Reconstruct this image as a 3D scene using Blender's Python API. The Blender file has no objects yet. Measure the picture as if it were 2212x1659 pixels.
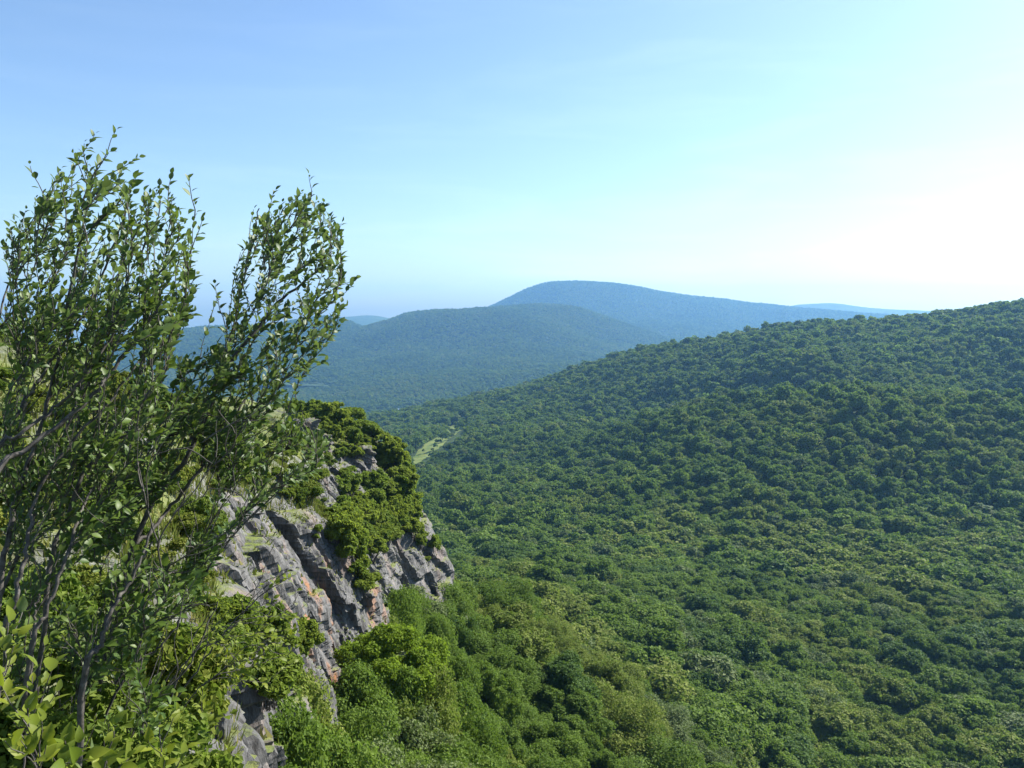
import bpy, math, random
import numpy as np
from mathutils import Vector
R = math.radians
rng = np.random.default_rng(7)
random.seed(7)
scn = bpy.context.scene
COL = scn.collection

# ------------------------------------------------------------------ camera
F, CX, CY, TH = 819.2, 512.0, 384.0, R(5.16)
cam = bpy.data.cameras.new('camera'); cam.sensor_width = 36; cam.lens = 36 * F / 1024
cam.clip_start = 0.05; cam.clip_end = 60000
camo = bpy.data.objects.new('camera', cam); COL.objects.link(camo)
camo.rotation_euler = (R(90) - TH, 0, 0)
scn.camera = camo

# ------------------------------------------------------------------ world, sun, exposure
SUN_AZ, SUN_EL = R(60), R(40)            # azimuth to the right of the view direction
SUN_DIR = Vector((math.sin(SUN_AZ) * math.cos(SUN_EL), math.cos(SUN_AZ) * math.cos(SUN_EL), math.sin(SUN_EL)))
world = bpy.data.worlds.new("World"); scn.world = world; world.use_nodes = True
wn, wl = world.node_tree.nodes, world.node_tree.links
bg = wn['Background']
sky = wn.new('ShaderNodeTexSky'); sky.sky_type = 'NISHITA'; sky.sun_disc = False
sky.sun_elevation = SUN_EL; sky.sun_rotation = SUN_AZ
sky.altitude = 300; sky.air_density = 1.0; sky.dust_density = 1.3; sky.ozone_density = 1.5
wc = wn.new('ShaderNodeTexCoord'); wm = wn.new('ShaderNodeMapping'); wm.inputs['Scale'].default_value = (1.6, 1.6, 11); wm.inputs['Rotation'].default_value = (R(6), R(-9), 0)
wz = wn.new('ShaderNodeTexNoise'); wz.inputs['Scale'].default_value = 2.2; wz.inputs['Detail'].default_value = 7; wz.inputs['Roughness'].default_value = 0.6; wz.inputs['Distortion'].default_value = 0.5
wr = wn.new('ShaderNodeMapRange'); wr.inputs['From Min'].default_value = 0.47; wr.inputs['From Max'].default_value = 0.75; wr.inputs['To Max'].default_value = 0.42
wl.new(wc.outputs['Generated'], wm.inputs[0]); wl.new(wm.outputs[0], wz.inputs[0]); wl.new(wz.outputs[0], wr.inputs[0])
tn = wn.new('ShaderNodeMix'); tn.data_type = 'RGBA'; tn.blend_type = 'MULTIPLY'; tn.inputs[0].default_value = 1; tn.inputs[7].default_value = (0.885, 1.0, 1.10, 1)
wl.new(sky.outputs[0], tn.inputs[6]); wd = wn.new('ShaderNodeMix'); wd.data_type = 'RGBA'; wl.new(wr.outputs[0], wd.inputs[0]); wl.new(tn.outputs[2], wd.inputs[6]); wl.new(wd.outputs[2], bg.inputs[0])
wh = wn.new('ShaderNodeMix'); wh.data_type = 'RGBA'; wh.blend_type = 'MULTIPLY'; wh.inputs[0].default_value = 1; wh.inputs[7].default_value = (1.28, 1.16, 1.06, 1)
wl.new(tn.outputs[2], wh.inputs[6]); wl.new(wh.outputs[2], wd.inputs[7]); bg.inputs[1].default_value = 0.072
sun = bpy.data.lights.new('sun', 'SUN'); sun.energy = 5.0; sun.angle = R(0.53); sun.color = (1.0, 0.95, 0.86)
suno = bpy.data.objects.new('sun', sun); COL.objects.link(suno)
suno.rotation_euler = SUN_DIR.to_track_quat('Z', 'Y').to_euler()
vs = scn.view_settings; vs.view_transform = 'Standard'; vs.look = 'None'; vs.exposure = 1.4; vs.gamma = 1; vs.use_curve_mapping = False
cy = scn.cycles
cy.max_bounces = 6; cy.diffuse_bounces = 3; cy.glossy_bounces = 2; cy.transmission_bounces = 3; cy.volume_bounces = 1
cy.caustics_reflective = False; cy.caustics_refractive = False

# ------------------------------------------------------------------ helpers
def P(px, py, d):
    u = (px - CX) / F; v = (CY - py) / F
    r = np.array([u, math.cos(TH) + v * math.sin(TH), -math.sin(TH) + v * math.cos(TH)])
    return r * (d / r[1])
def P2(px, py, d):                      # the same from the 2212 px wide view of the photograph
    return P(px / 2.16016, py / 2.16016, d)
def proj(v):
    v = np.asarray(v, float)
    fz = v[..., 1] * math.cos(TH) - v[..., 2] * math.sin(TH)
    up = v[..., 1] * math.sin(TH) + v[..., 2] * math.cos(TH)
    fz = np.where(np.abs(fz) < 1e-6, 1e-6, fz)
    return CX + F * v[..., 0] / fz, CY - F * up / fz, fz

def mesh(name, V, quads=None, tris=None, mats=(), smooth=True, attrs=None):
    V = np.asarray(V, np.float32).reshape(-1, 3)
    me = bpy.data.meshes.new(name)
    me.vertices.add(len(V)); me.vertices.foreach_set('co', V.ravel())
    q = np.asarray(quads if quads is not None else np.zeros((0, 4)), np.int32).reshape(-1, 4)
    t = np.asarray(tris if tris is not None else np.zeros((0, 3)), np.int32).reshape(-1, 3)
    me.loops.add(q.size + t.size); me.loops.foreach_set('vertex_index', np.concatenate([q.ravel(), t.ravel()]))
    me.polygons.add(len(q) + len(t))
    st = np.concatenate([np.arange(len(q)) * 4, q.size + np.arange(len(t)) * 3]).astype(np.int32)
    me.polygons.foreach_set('loop_start', st)
    me.polygons.foreach_set('use_smooth', np.full(len(q) + len(t), smooth))
    for m in mats: me.materials.append(m)
    if attrs:
        for k, a in attrs.items():
            at = me.attributes.new(k, 'FLOAT', 'POINT'); at.data.foreach_set('value', np.asarray(a, np.float32))
    me.update(calc_edges=True); me.validate()
    return me
def link(name, me, parent=None, loc=(0, 0, 0)):
    o = bpy.data.objects.new(name, me); COL.objects.link(o); o.location = loc
    if parent is not None: o.parent = parent
    return o
def tag(o, label, cat, group=None, kind=None):
    o['label'] = label; o['category'] = cat
    if group: o['group'] = group
    if kind: o['kind'] = kind
    return o
def structure(o, label=None):
    o['kind'] = 'structure'
    if label: o['label'] = label
    return o
def empty(name, loc=(0, 0, 0), rz=0.0):
    o = bpy.data.objects.new(name, None); COL.objects.link(o)
    o.empty_display_size = 0.3; o.location = loc; o.rotation_euler = (0, 0, rz)
    return o
def copy_tree(o, parent=None):
    c = o.copy(); COL.objects.link(c)
    if parent is not None: c.parent = parent
    for ch in list(o.children): copy_tree(ch, c)
    return c
def unit(a):
    a = np.asarray(a, float)
    return a / np.maximum(np.linalg.norm(a, axis=-1, keepdims=True), 1e-9)
def grid_faces(nu, nv):
    i = np.arange(nu * nv).reshape(nu, nv)
    return np.stack([i[:-1, :-1], i[1:, :-1], i[1:, 1:], i[:-1, 1:]], -1).reshape(-1, 4)

def hsh(ix, iy, s):
    n = (ix.astype(np.int64) * 374761393 + iy.astype(np.int64) * 668265263 + s * 1274126177) & 0x7fffffff
    n = ((n ^ (n >> 13)) * 1103515245) & 0x7fffffff
    n = ((n ^ (n >> 15)) * 12345677) & 0x7fffffff
    return ((n ^ (n >> 16)) & 0xffff) / 65535.0
def vnoise(x, y, s=0):
    x = np.asarray(x, float); y = np.asarray(y, float)
    ix = np.floor(x); iy = np.floor(y); fx = x - ix; fy = y - iy
    fx = fx * fx * (3 - 2 * fx); fy = fy * fy * (3 - 2 * fy)
    a = hsh(ix, iy, s); b = hsh(ix + 1, iy, s); c = hsh(ix, iy + 1, s); d = hsh(ix + 1, iy + 1, s)
    return (a * (1 - fx) + b * fx) * (1 - fy) + (c * (1 - fx) + d * fx) * fy - 0.5
def fbm(x, y, o=4, s=0):
    r = 0; a = 1.0; f = 1.0
    for k in range(o):
        r = r + a * vnoise(np.asarray(x) * f + 17.3 * k, np.asarray(y) * f - 9.1 * k, s + k); a *= 0.5; f *= 2.03
    return r

class TPS:
    def __init__(self, pts, scale=1000.0, smooth=1e-4):
        p = np.array(pts, float); self.s = scale
        self.c = p[:, :2] / scale; z = p[:, 2]; n = len(p)
        A = np.zeros((n + 3, n + 3)); A[:n, :n] = self.k(self.c, self.c) + np.eye(n) * smooth
        A[:n, n] = 1; A[:n, n + 1:] = self.c; A[n, :n] = 1; A[n + 1:, :n] = self.c.T
        self.w = np.linalg.solve(A, np.concatenate([z, [0, 0, 0]]))
    @staticmethod
    def k(a, b):
        d2 = ((a[:, None] - b[None]) ** 2).sum(-1)
        return 0.5 * d2 * np.log(d2 + 1e-12)
    def __call__(self, x, y):
        x = np.asarray(x, float); sh = x.shape
        q = np.stack([x.ravel(), np.asarray(y, float).ravel()], -1) / self.s; out = np.empty(len(q)); n = len(self.c)
        for i in range(0, len(q), 20000):
            b = q[i:i + 20000]
            out[i:i + 20000] = self.k(b, self.c) @ self.w[:n] + self.w[n] + b @ self.w[n + 1:]
        return out.reshape(sh)

# ------------------------------------------------------------------ materials
def new_mat(name):
    m = bpy.data.materials.new(name); m.use_nodes = True
    nt = m.node_tree; return m, nt.nodes, nt.links, nt.nodes['Principled BSDF'], nt.nodes['Material Output']
def ramp(nodes, stops):
    r = nodes.new('ShaderNodeValToRGB'); e = r.color_ramp.elements
    while len(e) < len(stops): e.new(0.5)
    for k, (p, c) in enumerate(stops): e[k].position = p; e[k].color = (*c, 1)
    return r
def noise(nodes, links, vec, scale, detail=4, rough=0.55):
    n = nodes.new('ShaderNodeTexNoise'); n.inputs['Scale'].default_value = scale
    n.inputs['Detail'].default_value = detail; n.inputs['Roughness'].default_value = rough
    if vec is not None: links.new(vec, n.inputs['Vector'])
    return n
def mixc(nodes, links, fac, a, b, mode='MIX'):
    m = nodes.new('ShaderNodeMix'); m.data_type = 'RGBA'; m.blend_type = mode
    for s, v in ((m.inputs[0], fac), (m.inputs[6], a), (m.inputs[7], b)):
        if hasattr(v, 'links'): links.new(v, s)
        else: s.default_value = v if not isinstance(v, tuple) else (*v, 1)
    return m.outputs[2]

def foliage_mat(name, c0, c1, trans=0.35, tcol=(0.12, 0.20, 0.02), rough=0.7, under=None, spread=0.5, spec=0.18):
    m, n, l, b, out = new_mat(name)
    at = n.new('ShaderNodeAttribute'); at.attribute_name = 'tint'
    oi = n.new('ShaderNodeObjectInfo')
    ad = n.new('ShaderNodeMath'); ad.operation = 'MULTIPLY_ADD'
    l.new(oi.outputs['Random'], ad.inputs[0]); ad.inputs[1].default_value = spread; l.new(at.outputs['Fac'], ad.inputs[2])
    sb = n.new('ShaderNodeMath'); sb.operation = 'SUBTRACT'; l.new(ad.outputs[0], sb.inputs[0]); sb.inputs[1].default_value = spread / 2; sb.use_clamp = True
    col = mixc(n, l, sb.outputs[0], c0, c1)
    if under is not None:
        g = n.new('ShaderNodeNewGeometry')
        col = mixc(n, l, g.outputs['Backfacing'], col, under)
    l.new(col, b.inputs['Base Color']); b.inputs['Roughness'].default_value = rough
    b.inputs['Specular IOR Level'].default_value = spec
    t = n.new('ShaderNodeBsdfTranslucent')
    tc = mixc(n, l, 0.6, col, tcol); l.new(tc, t.inputs['Color'])
    ms = n.new('ShaderNodeMixShader'); ms.inputs[0].default_value = trans
    l.new(b.outputs[0], ms.inputs[1]); l.new(t.outputs[0], ms.inputs[2]); l.new(ms.outputs[0], out.inputs['Surface'])
    return m
def bark_mat(name, a, b_, sc=30):
    m, n, l, b, out = new_mat(name)
    tc = n.new('ShaderNodeTexCoord'); no = noise(n, l, tc.outputs['Object'], sc, 5, 0.65)
    r = ramp(n, [(0.35, a), (0.7, b_)]); l.new(no.outputs['Fac'], r.inputs[0]); l.new(r.outputs[0], b.inputs['Base Color'])
    bp = n.new('ShaderNodeBump'); bp.inputs['Strength'].default_value = 0.4; bp.inputs['Distance'].default_value = 0.01
    l.new(no.outputs['Fac'], bp.inputs['Height']); l.new(bp.outputs[0], b.inputs['Normal'])
    b.inputs['Roughness'].default_value = 0.75
    return m
def ground_mat(name, stops, sc, sc2=None, bump=0.0, dist=1.0):
    m, n, l, b, out = new_mat(name)
    g = n.new('ShaderNodeNewGeometry')
    no = noise(n, l, g.outputs['Position'], sc, 8, 0.65)
    r = ramp(n, stops); l.new(no.outputs['Fac'], r.inputs[0]); l.new(r.outputs[0], b.inputs['Base Color'])
    b.inputs['Roughness'].default_value = 0.95; b.inputs['Specular IOR Level'].default_value = 0.1
    if bump:
        n2 = noise(n, l, g.outputs['Position'], sc2, 6, 0.6)
        bp = n.new('ShaderNodeBump'); bp.inputs['Strength'].default_value = bump; bp.inputs['Distance'].default_value = dist
        l.new(n2.outputs['Fac'], bp.inputs['Height']); l.new(bp.outputs[0], b.inputs['Normal'])
    return m

FOL = {
 'mid green':    foliage_mat('foliage_mid_green', (0.070, 0.122, 0.017), (0.145, 0.215, 0.032), trans=0.45),
 'dark green':   foliage_mat('foliage_dark_green', (0.040, 0.086, 0.018), (0.084, 0.142, 0.028), trans=0.38),
 'yellow green': foliage_mat('foliage_yellow_green', (0.105, 0.145, 0.024), (0.205, 0.240, 0.046), trans=0.42),
 'grey green':   foliage_mat('foliage_grey_green', (0.085, 0.120, 0.040), (0.145, 0.182, 0.066), trans=0.32),
}
KINDS_ = list(FOL)
M_CLIFF_A = foliage_mat('foliage_cliff_yellow', (0.098, 0.150, 0.020), (0.195, 0.250, 0.036), trans=0.55, tcol=(0.22, 0.28, 0.03))
M_CLIFF_B = foliage_mat('foliage_cliff_green', (0.085, 0.140, 0.018), (0.180, 0.235, 0.034), trans=0.55, tcol=(0.18, 0.26, 0.03))
M_BRIGHT = foliage_mat('foliage_bright_maple', (0.115, 0.180, 0.014), (0.205, 0.285, 0.024), trans=0.52, tcol=(0.2, 0.3, 0.02))
M_NEEDLE = foliage_mat('foliage_conifer', (0.022, 0.044, 0.014), (0.040, 0.066, 0.020), trans=0.15)
M_BUSH = foliage_mat('foliage_bush', (0.072, 0.120, 0.016), (0.165, 0.210, 0.030), trans=0.45)
M_BUSH2 = foliage_mat('foliage_bush_yellow', (0.115, 0.145, 0.018), (0.185, 0.200, 0.030), trans=0.4)
M_LEAF = foliage_mat('leaf_shrub', (0.030, 0.068, 0.014), (0.085, 0.135, 0.020), trans=0.33, tcol=(0.16, 0.24, 0.015), rough=0.5, under=(0.080, 0.115, 0.070), spec=0.32)
M_LEAFY = foliage_mat('leaf_sprout', (0.095, 0.140, 0.012), (0.190, 0.220, 0.020), trans=0.45, tcol=(0.24, 0.30, 0.015), rough=0.55, under=(0.11, 0.15, 0.06), spec=0.3)
M_GRASS = foliage_mat('foliage_grass', (0.075, 0.100, 0.018), (0.190, 0.170, 0.050), trans=0.35)
M_BARK = bark_mat('bark_shrub', (0.022, 0.018, 0.015), (0.105, 0.095, 0.085))
M_TRUNK = bark_mat('bark_tree', (0.06, 0.05, 0.04), (0.16, 0.14, 0.12), 6)
M_FLOOR = ground_mat('forest_floor', [(0.3, (0.020, 0.036, 0.011)), (0.7, (0.040, 0.062, 0.017))], 0.05)
M_HILL = ground_mat('forested_hill', [(0.3, (0.028, 0.050, 0.016)), (0.7, (0.062, 0.090, 0.028))], 0.012, 0.05, 0.8, 8)
M_MEADOW = ground_mat('meadow_grass', [(0.35, (0.08, 0.125, 0.03)), (0.65, (0.18, 0.20, 0.055))], 0.12)

def rock_mat():
    m, n, l, b, out = new_mat('cliff_rock')
    g = n.new('ShaderNodeNewGeometry'); pos = g.outputs['Position']
    mp = n.new('ShaderNodeMapping'); mp.inputs['Rotation'].default_value = (R(16), R(-14), 0); mp.inputs['Scale'].default_value = (1, 1, 0.28)
    l.new(pos, mp.inputs['Vector'])
    n1 = noise(n, l, mp.outputs[0], 1.1, 9, 0.68); n2 = noise(n, l, mp.outputs[0], 5.5, 6, 0.7)
    r1 = ramp(n, [(0.30, (0.030, 0.028, 0.026)), (0.44, (0.094, 0.093, 0.092)), (0.60, (0.160, 0.158, 0.155)), (0.75, (0.240, 0.237, 0.232))])
    l.new(n1.outputs['Fac'], r1.inputs[0])
    r2 = ramp(n, [(0.34, (0.35, 0.34, 0.33)), (0.55, (1, 1, 1))]); l.new(n2.outputs['Fac'], r2.inputs[0])
    c = mixc(n, l, 0.75, r1.outputs[0], r2.outputs[0], 'MULTIPLY')
    # rust stain, kept to patches
    n3 = noise(n, l, mp.outputs[0], 0.55, 6, 0.62); r3 = ramp(n, [(0.535, (0, 0, 0)), (0.65, (1, 1, 1))]); l.new(n3.outputs['Fac'], r3.inputs[0])
    at = n.new('ShaderNodeAttribute'); at.attribute_name = 'rust'
    mu = n.new('ShaderNodeMath'); mu.operation = 'MULTIPLY'; l.new(r3.outputs[0], mu.inputs[0]); l.new(at.outputs['Fac'], mu.inputs[1])
    c = mixc(n, l, mu.outputs[0], c, (0.25, 0.120, 0.060))
    # grass and moss on ledges
    sp = n.new('ShaderNodeSeparateXYZ'); l.new(g.outputs['Normal'], sp.inputs[0])
    n4 = noise(n, l, pos, 2.2, 9, 0.75)
    a1 = n.new('ShaderNodeMath'); a1.operation = 'MULTIPLY_ADD'; l.new(n4.outputs['Fac'], a1.inputs[0]); a1.inputs[1].default_value = 0.9; l.new(sp.outputs[2], a1.inputs[2])
    r4 = ramp(n, [(0.0, (0, 0, 0)), (1.0, (1, 1, 1))])
    mr = n.new('ShaderNodeMapRange'); mr.inputs['From Min'].default_value = 1.24; mr.inputs['From Max'].default_value = 1.50; l.new(a1.outputs[0], mr.inputs['Value'])
    n5 = noise(n, l, pos, 1.1, 9, 0.75); r5 = ramp(n, [(0.30, (0.060, 0.085, 0.018)), (0.48, (0.115, 0.145, 0.028)), (0.62, (0.145, 0.155, 0.042)), (0.76, (0.19, 0.155, 0.09))]); l.new(n5.outputs['Fac'], r5.inputs[0])
    so = n.new('ShaderNodeAttribute'); so.attribute_name = 'soil'
    mx_ = n.new('ShaderNodeMath'); mx_.operation = 'MAXIMUM'; l.new(mr.outputs[0], mx_.inputs[0]); l.new(so.outputs['Fac'], mx_.inputs[1])
    c = mixc(n, l, mx_.outputs[0], c, r5.outputs[0])
    l.new(c, b.inputs['Base Color']); b.inputs['Roughness'].default_value = 0.9; b.inputs['Specular IOR Level'].default_value = 0.2
    bp = n.new('ShaderNodeBump'); bp.inputs['Strength'].default_value = 0.9; bp.inputs['Distance'].default_value = 0.25
    l.new(n1.outputs['Fac'], bp.inputs['Height'])
    bp2 = n.new('ShaderNodeBump'); bp2.inputs['Strength'].default_value = 0.7; bp2.inputs['Distance'].default_value = 0.08
    l.new(n2.outputs['Fac'], bp2.inputs['Height']); l.new(bp.outputs[0], bp2.inputs['Normal']); l.new(bp2.outputs[0], b.inputs['Normal'])
    return m
M_ROCK = rock_mat()

# ------------------------------------------------------------------ valley and right-hand hill
VAL = [(300,768,38),(400,768,42),(520,768,64),(600,768,95),(700,768,148),(850,768,192),(1024,768,205),
 (400,690,60),(450,640,95),(470,610,125),(560,640,148),(650,680,190),(760,680,240),(850,680,262),(1024,680,265),
 (600,600,270),(700,600,328),(900,600,345),(1024,600,340),(470,560,390),(520,520,500),(600,520,500),(750,520,495),(900,520,480),(1024,520,470),
 (430,480,760),(500,462,860),(600,470,700),(600,445,820),(750,470,575),(900,470,545),(1024,470,525),(750,430,655),(900,430,615),(1024,430,590),(400,450,1000),(480,430,1100),(600,410,1050),(750,400,865),(900,400,800),(1024,400,745),
 (400,428,1400),(540,393,1400),(650,368,1250),(787,349,1150),(900,344,1050),(1024,338,950)]
RIDGE = [(361,422,1850),(420,409,1800),(463,399,1750),(542,381,1600),(611,360,1480),(694,344.5,1380),(787,330,1300),(880,319,1220),(949,310,1180),(1024,299.5,1130),(1100,295,1100)]
pts = [tuple(P(*p)) for p in VAL + RIDGE]
for p in RIDGE:
    a = P(*p); pts.append((a[0] + 120, a[1] + 450, a[2] - 110))
pts += [(1500, 1100, 70), (1200, 600, -20), (700, 350, -105), (600, 150, -112), (400, -50, -95), (100, -100, -62), (-100, 60, -62), (-150, 200, -110),
        (-300, 500, -160), (-500, 900, -205), (-900, 1500, -270), (-600, 1900, -280), (1600, 1700, -20), (40, 20, -44)]
CAN = TPS(pts)                          # height of the canopy
TREE_H = 9.0
def ground_z(x, y): return CAN(x, y) - TREE_H + 3.0 * fbm(np.asarray(x) / 60, np.asarray(y) / 60, 3, 5) + np.clip((np.asarray(y) - 430) / 250, 0, 1) * (1 - 0.75 * np.clip((np.asarray(y) + 0.35 * np.asarray(x) - 1150) / 250, 0, 1)) * 54 * np.clip((np.asarray(x) + 30) / 260, 0.22, 1) * fbm((np.asarray(x) + 0.4 * np.asarray(y)) / 190, (np.asarray(y) - 0.3 * np.asarray(x)) / 300, 3, 8)
gx = np.arange(-950, 1750, 12.0); gy = np.arange(-160, 2450, 12.0)
X, Y = np.meshgrid(gx, gy, indexing='ij'); Z = ground_z(X, Y)
structure(link('valley_terrain', mesh('valley_terrain', np.stack([X, Y, Z], -1), grid_faces(len(gx), len(gy)), mats=[M_FLOOR])), 'forest floor of the valley and of the near hillside')

# ------------------------------------------------------------------ hills behind
def hill(name, ctl, xr, yr, step, amp, wl_, seed, label, sub, mat=M_HILL):
    t = TPS([tuple(P(*p)) for p in ctl[0]] + ctl[1], 4000.0)
    f = lambda x, y: t(x, y) - sub + amp * fbm(np.asarray(x) / wl_, np.asarray(y) / wl_, 5, seed)
    xs = np.arange(*xr, step); ys = np.arange(*yr, step); X, Y = np.meshgrid(xs, ys, indexing='ij')
    o = link(name, mesh(name, np.stack([X, Y, f(X, Y)], -1), grid_faces(len(xs), len(ys)), mats=[mat]))
    structure(o, label); return f
A_R = [(320,346,4636),(349,333,4880),(380,322,5124),(411,315,5368),(431,316,5429),(460,312,5368),(490,308,5246),(540,305,5124),(575,309,5124),(610,318,5185),(640,328,5246),(690,344,5368),(740,352,5490)]
A_F = [(250,405,2860),(330,412,2640),(400,412,2585),(450,392,2860),(500,372,3190),(560,354,3904),(620,352,4270),(450,340,4270),(540,325,4514),(600,336,4758),(400,360,3904),(350,372,3660),(300,366,3904),(200,380,3660)]
hill_a = hill('wooded_hill', (A_R + A_F, [(P(*p)[0], P(*p)[1] + 1100, P(*p)[2] - 260) for p in A_R] + [(-1800, 2400, -320), (1700, 3300, -300), (2300, 4900, -290), (-400, 2000, -330), (400, 2000, -300)]),
              (-2700, 2600), (1950, 6500), 32, 34, 420, 11, 'nearer blue-green wooded hill in the middle distance', 9)
M_R = [(380,345,8000),(440,324,7700),(470,314,7600),(490,307.5,7500),(514,296,7500),(528,289,7500),(542,284.5,7500),(565,282.5,7500),(602,283,7500),(634,286,7500),(657,290.5,7500),(708,297.5,7400),(764,303.5,7300),(833,309.5,7200),(903,316,7000),(960,323,6800),(1040,330,6600)]
M_F = [(560,302,6900),(650,311,6700),(700,325,6200),(800,326,6300),(620,327,5800),(720,342,5500),(860,335,5900),(500,322,6600)]
mount = hill('mountain', (M_R + M_F, [(P(*p)[0], P(*p)[1] + 1500, P(*p)[2] - 330) for p in M_R] + [(-2500, 6000, -300), (3800, 5600, -300), (300, 5000, -300), (1800, 4900, -300)]),
             (-2600, 4600), (4700, 9300), 50, 26, 700, 23, 'broad flat-topped blue mountain on the skyline', 14)
L_R = [(-60,350,4900),(40,350,4900),(110,346,5000),(165,336,5000),(203,327,5000),(250,326,5000),(290,322,5200),(330,318,5300),(352,324,5300),(375,335,5300),(410,345,5300)]
hill_l = hill('wooded_hill', (L_R + [(250,360,3900),(150,370,3900),(330,350,4200),(50,380,3800)], [(P(*p)[0], P(*p)[1] + 1100, P(*p)[2] - 260) for p in L_R] + [(-3500, 3300, -320), (-1500, 3300, -310), (-300, 4000, -300)]),
     (-4200, -100), (3300, 6400), 60, 26, 500, 31, 'blue wooded hill seen between the two leafy shrubs', 5)
D_R = [(290,326,8800),(320,318.5,8800),(349,316.5,8800),(372,315,8800),(390,318.5,8800),(420,326,8800)]
hill('distant_ridge', (D_R, [(P(*p)[0], P(*p)[1] + 900, P(*p)[2] - 220) for p in D_R] + [(P(*p)[0], P(*p)[1] - 900, P(*p)[2] - 220) for p in D_R]),
     (-3300, 0), (7700, 9800), 60, 10, 600, 41, 'pale far ridge low on the left of the mountain', 3)
E_R = [(730,322,9300),(775,311,9300),(794,305,9300),(812,303.6,9300),(830,303,9300),(856,307,9300),(905,310,9300),(948,311.5,9300),(1010,314,9300),(1080,320,9300)]
hill('distant_ridge', (E_R, [(P(*p)[0], P(*p)[1] + 900, P(*p)[2] - 260) for p in E_R] + [(P(*p)[0], P(*p)[1] - 1100, P(*p)[2] - 260) for p in E_R]),
     (1900, 6900), (8000, 10100), 60, 10, 700, 43, 'palest far ridge to the right of the mountain', 3)
gp = np.array([[-15000, -1000, -345], [15000, -1000, -345], [15000, 10200, -345], [-15000, 10200, -345]], float)
structure(link('plain', mesh('plain', gp, [[0, 1, 2, 3]], mats=[M_HILL])), 'low forested land between the hills')

# ------------------------------------------------------------------ cliff
KN = np.array([  # x, y, z of the edge, z of the foot, rise inland, batter
 (3.0,-9, -1.8,-30,.10,.25),(2.2,-4, -1.7,-30,.10,.25),(1.1,1.0, -1.75,-30,.08,.25),(-1.2,3.6, -2.5,-29,.12,.22),(-2.9,7, -4.1,-28,.34,.2),(-4.7,13, -6.8,-27,.62,.2),
 (-8.5,22, -8.6,-26,.8,.22),(-13,33, -9.8,-25,1.0,.25),(-17.3,45, -11.2,-25,1.1,.34),(-18.0,55, -12.6,-28,1.1,.42),(-15.6,65, -15.4,-30,1.0,.42),(-21.6,75, -14.6,-28,.9,.42),
 (-21.6,86, -17.6,-31,.8,.44),(-21.4,104, -19.4,-42,.65,.44),(-22,128, -19,-46,.22,.5),(-45,146, -17,-46,.15,.5),(-80,156, -15,-46,.12,.5)], float)
seg = np.concatenate([[0], np.cumsum(np.linalg.norm(np.diff(KN[:, :2], axis=0), axis=1))])
def catmull(sv):
    out = []
    for k in range(KN.shape[1]):
        m = np.gradient(KN[:, k], seg)
        i = np.clip(np.searchsorted(seg, sv, side='right') - 1, 0, len(seg) - 2)
        h = seg[i + 1] - seg[i]; t = (sv - seg[i]) / h
        out.append((2*t**3-3*t**2+1)*KN[i, k] + (t**3-2*t**2+t)*h*m[i] + (-2*t**3+3*t**2)*KN[i+1, k] + (t**3-t**2)*h*m[i+1])
    return np.stack(out, -1)
sv = np.arange(0, seg[-1], 0.17); NS = len(sv)
CU = catmull(sv)
wob = np.clip((CU[:, 1] - 12) / 20, 0, 1)
CU[:, 0] += wob * 2.2 * fbm(sv / 7, sv * 0, 4, 201); CU[:, 1] += wob * 1.4 * fbm(sv / 6, sv * 0 + 5, 4, 203); CU[:, 2] += wob * 1.8 * fbm(sv / 8, sv * 0 + 9, 4, 205)
def smooth1(a, w):
    k = np.hanning(w + 2)[1:-1]; k /= k.sum(); pad = w // 2
    return np.stack([np.convolve(np.pad(a[:, j], (pad, pad), mode='reflect', reflect_type='odd'), k, 'valid')[:len(a)] for j in range(a.shape[1])], -1)
def normals2(c):
    t = unit(np.gradient(c, axis=0)); return np.stack([t[:, 1], -t[:, 0]], -1)
n_loc = normals2(smooth1(CU[:, :2], 41)); c_sm = smooth1(CU[:, :2], 201); n_sm = unit(smooth1(normals2(c_sm), 201))
def cells(seed, n, lo, hi):
    r = np.random.default_rng(seed); return np.cumsum(r.uniform(lo, hi, n)), r
def blocky(a, zc, seed, wlo, whi, zlo, zhi):
    """piecewise constant depth of slanted rock ribs, each broken at its own heights"""
    e, r = cells(seed, 900, wlo, whi); i = np.searchsorted(e, a + 20.0)
    off = hsh(i, i * 0 + 3, seed + 1) * 50; wz = zlo + (zhi - zlo) * hsh(i, i * 0 + 9, seed + 2)
    j = np.floor((zc + off) / wz)
    return hsh(i, j, seed + 5)
NT_TOP, NT_F, NT_T = 70, 150, 30
NT = NT_TOP + NT_F + NT_T
S = np.repeat(sv[:, None], NT_F, 1)
edge = CU[:, None, :2]; ze = CU[:, None, 2]; zb = CU[:, None, 3]; rise = CU[:, None, 4]; bat = CU[:, None, 5]
V = np.zeros((NS, NT, 3)); rust = np.zeros((NS, NT)); soil = np.zeros((NS, NT))
# cliff top, inland of the edge
off = (np.linspace(1, 0, NT_TOP, endpoint=False)[None] ** 2.2) * 42.0
bl = np.clip(off / 10.0, 0, 1)[..., None]
pl = edge * (1 - bl) + c_sm[:, None] * bl + (-off[..., None]) * unit(n_loc[:, None] * (1 - bl) + n_sm[:, None] * bl)
zt = ze + rise * (9 * (1 - np.exp(-off / 8.0))) + 0.02 * off + fbm(pl[..., 0] / 4, pl[..., 1] / 4, 4, 61) * np.clip(off / 2, 0.1, 1) * 1.1 - np.exp(-off / 1.2) * 0.35
V[:, :NT_TOP, :2] = pl; V[:, :NT_TOP, 2] = zt
soil[:, :NT_TOP] = np.clip((off - 0.3) / 1.5, 0, 1) * np.clip(0.62 + 1.3 * fbm(pl[..., 0] / 3.5, pl[..., 1] / 3.5, 4, 63), 0, 1)
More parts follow.
